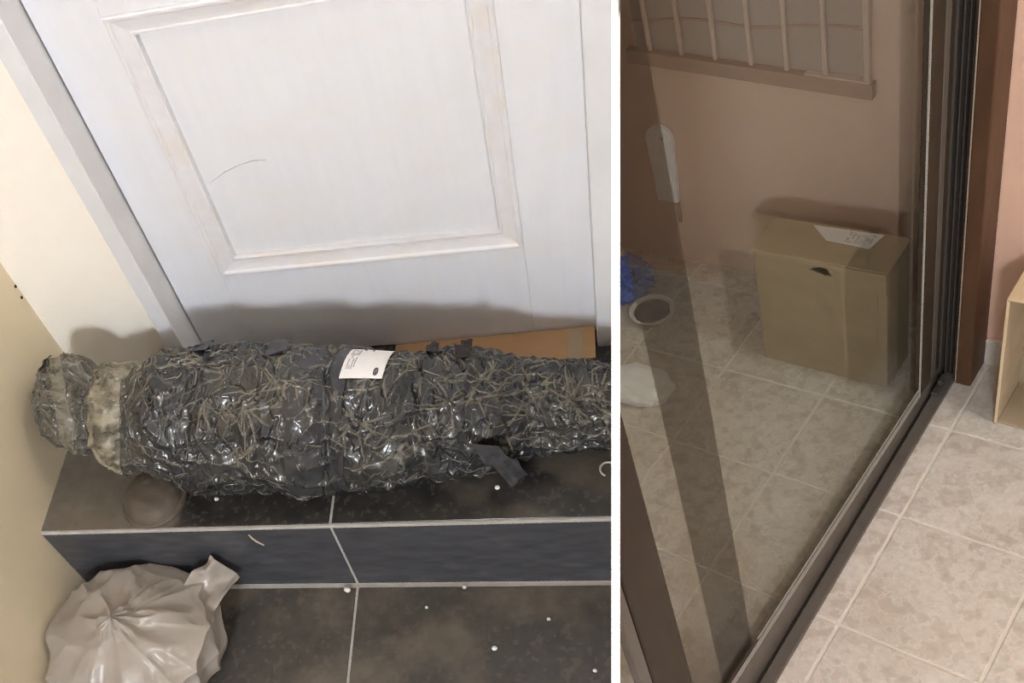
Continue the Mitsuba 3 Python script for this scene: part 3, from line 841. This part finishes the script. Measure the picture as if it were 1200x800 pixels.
# cardboard box behind the glass
bx0, bx1, by0, by1, bz = -0.888, -0.615, 1.534, 1.640, 0.337
grip = hullmesh([(x, y, z) for y in (by0 - 0.02, by0 + 0.02) for x, z in ((-0.770, 0.306), (-0.748, 0.318), (-0.722, 0.316), (-0.716, 0.300), (-0.740, 0.296))])
hollow = back(solid(box([bx0, by0, 0.0008], [bx1, by1, bz - 0.003], 0.002)) - solid(box([bx0 + 0.004, by0 + 0.004, 0.0048], [bx1 - 0.004, by1 - 0.004, bz - 0.0068])) - solid(grip))
pass_put('cardboard_box', hollow, 'carton')
say('cardboard_box', 'tall closed cardboard box with a white shipping label on top seen through the glass door', 'box')
pass_put('cardboard_box__lid', box([bx0 - 0.003, by0 - 0.004, bz - 0.0035], [bx1 + 0.003, by1 + 0.002, bz], 0.0008), 'carton')
pass_put('cardboard_box__flap', hullmesh([(x, y, z) for y in (by0 - 0.0065, by0 - 0.0008) for x, z in ((-0.735, bz - 0.004), (-0.718, bz - 0.034), (bx1, bz - 0.058), (bx1, bz - 0.004))]), 'carton')
pass_put('cardboard_box__corner_fold', box([bx1 - 0.024, by0 - 0.0016, 0.13], [bx1 - 0.018, by0 - 0.0004, 0.272], 0.0004), 'carton')
lab = [(-0.803, 1.634), (-0.758, 1.594), (-0.672, 1.590), (-0.662, 1.637)]
pass_put('cardboard_box__shipping_label', hullmesh([(x, y, z) for x, y in lab for z in (bz + 0.0002, bz + 0.0010)]), 'label_paper')
labels['cardboard_box__shipping_label'] = {'label': 'white printed shipping label'}
rnd = random.Random(8)
pr = []
for i in range(6):
    for j in range(6):
        if rnd.random() < 0.6:
            x = -0.725 + i * 0.009
            y = 1.600 + j * 0.0055
            pr.append(box([x, y, bz + 0.0010], [x + rnd.uniform(0.004, 0.008), y + 0.0028, bz + 0.0014]))
pass_put('cardboard_box__shipping_label__print', join(*pr), 'faint_ink')
labels['cardboard_box__shipping_label__print'] = {'label': 'grey print', 'kind': 'stuff'}

# open cardboard box at the right edge: five walls, its front open
ox0, ox1, oy0, oy1, oz, tk = -0.405, -0.135, 1.517, 1.640, 0.337, 0.0055
pass_put('open_box', box([ox0, oy1 - tk, 0.001], [ox1, oy1, oz - 0.001], 0.001), 'carton')
say('open_box', 'open-fronted cardboard box standing on the tiles by the pink wall', 'box')
pass_put('open_box__side_wall', box([ox0, oy0, 0.001], [ox0 + tk, oy1 - tk - 0.0002, oz - 0.001], 0.001), 'carton')
pass_put('open_box__side_wall', box([ox1 - tk, oy0, 0.001], [ox1, oy1 - tk - 0.0002, oz - 0.001], 0.001), 'carton')
pass_put('open_box__side_wall__cut_edge', box([ox0 + 0.0003, oy0 - 0.0012, 0.002], [ox0 + tk - 0.0003, oy0 + 0.0002, oz - 0.002], 0.0003), 'pale_carton')
pass_put('open_box__bottom', box([ox0 + tk + 0.0002, oy0, 0.001], [ox1 - tk - 0.0002, oy1 - tk - 0.0002, 0.001 + tk], 0.001), 'carton')
pass_put('open_box__top', box([ox0, oy0, oz - 0.0008], [ox1, oy1, oz + tk - 0.001], 0.001), 'pale_carton')  # top in paler carton, its lit look put into the colour

# things on the floor behind the glass, near the partition
m = blob((-1.310, 1.640, 0.046), (0.050, 0.045, 0.050), 51, 0.6, 4)
m.vertices[:, 2] = np.maximum(m.vertices[:, 2], 0.001)
pass_put('blue_bag', m, 'blue_plastic', 45)
say('blue_bag', 'small crumpled blue plastic bag on the floor behind the glass', 'bag')
prof = [(0.0, 0.001), (0.036, 0.001), (0.043, 0.006), (0.053, 0.020), (0.0575, 0.0245), (0.0555, 0.0275), (0.0485, 0.0245), (0.042, 0.012), (0.036, 0.009), (0.0, 0.009)]
pass_put('food_dish', lathe(prof, (-1.205, 1.575, 0.0)), 'dish_glaze', 40)
say('food_dish', 'small round pale dish with dark contents on the floor behind the glass', 'dish')
pass_put('food_dish__contents', lathe([(0.0, 0.022), (0.020, 0.0225), (0.0445, 0.0205), (0.0446, 0.0165), (0.0, 0.0095)], (-1.205, 1.575, 0.0)), 'dish_food', 40)
m = blob((-1.100, 1.335, 0.018), (0.078, 0.056, 0.034), 61, 0.16, 5, 1.2)
m.vertices[:, 2] = np.maximum(m.vertices[:, 2], 0.001)
pass_put('white_bag', m, 'white_plastic', 45)
say('white_bag', 'glossy white plastic bag lying on the tiles by the partition behind the glass', 'bag')

# white plastic board with rounded head and hanging hole on the far wall
cx, rr = -1.243, 0.036
out = [(cx + rr * math.cos(w_), 0.396 + rr * math.sin(w_)) for w_ in np.linspace(0, math.pi, 20)] + [(cx - rr + 0.004, 0.205), (cx + rr - 0.012, 0.205)]
shape = shapely.Polygon(out).difference(shapely.Point(-1.2335, 0.398).buffer(0.0038))
m = trimesh.creation.extrude_polygon(shape, 0.012, engine='earcut')
m.vertices = np.stack([m.vertices[:, 0], YF - 0.002 - m.vertices[:, 2], m.vertices[:, 1]], -1)
m.fix_normals()
pass_put('hanging_board', m, 'white_plastic')
say('hanging_board', 'white plastic board with rounded top and small hole hanging on the far pink wall', 'board')
pass_put('hanging_board__handle', box([-1.232, YF - 0.010, 0.135], [-1.222, YF - 0.002, 0.2045], 0.002), 'tan_strip')

# ceiling lamp of the passage
LC = np.array([1.50, 0.48, 2.985])
ring_ = lathe([(0.26, 0.012), (0.285, 0.012), (0.285, -0.035), (0.26, -0.035), (0.26, 0.012)], LC)
put('ceiling_lamp', ring_, 'white_board', 30)
say('ceiling_lamp', 'round ceiling lamp above the tiled passage', 'lamp')
w = np.arange(40) * 2 * math.pi / 40
dv = np.vstack([np.stack([LC[0] + 0.255 * np.cos(w), LC[1] + 0.255 * np.sin(w), np.full(40, LC[2] - 0.03)], -1), [LC[0], LC[1], LC[2] - 0.03]])
disc = trimesh.Trimesh(dv, [[40, (j + 1) % 40, j] for j in range(40)], process=False)
put('ceiling_lamp__diffuser', disc, 'white_board', emitter={'type': 'area', 'radiance': rgb(*LAMP_RADIANCE)})
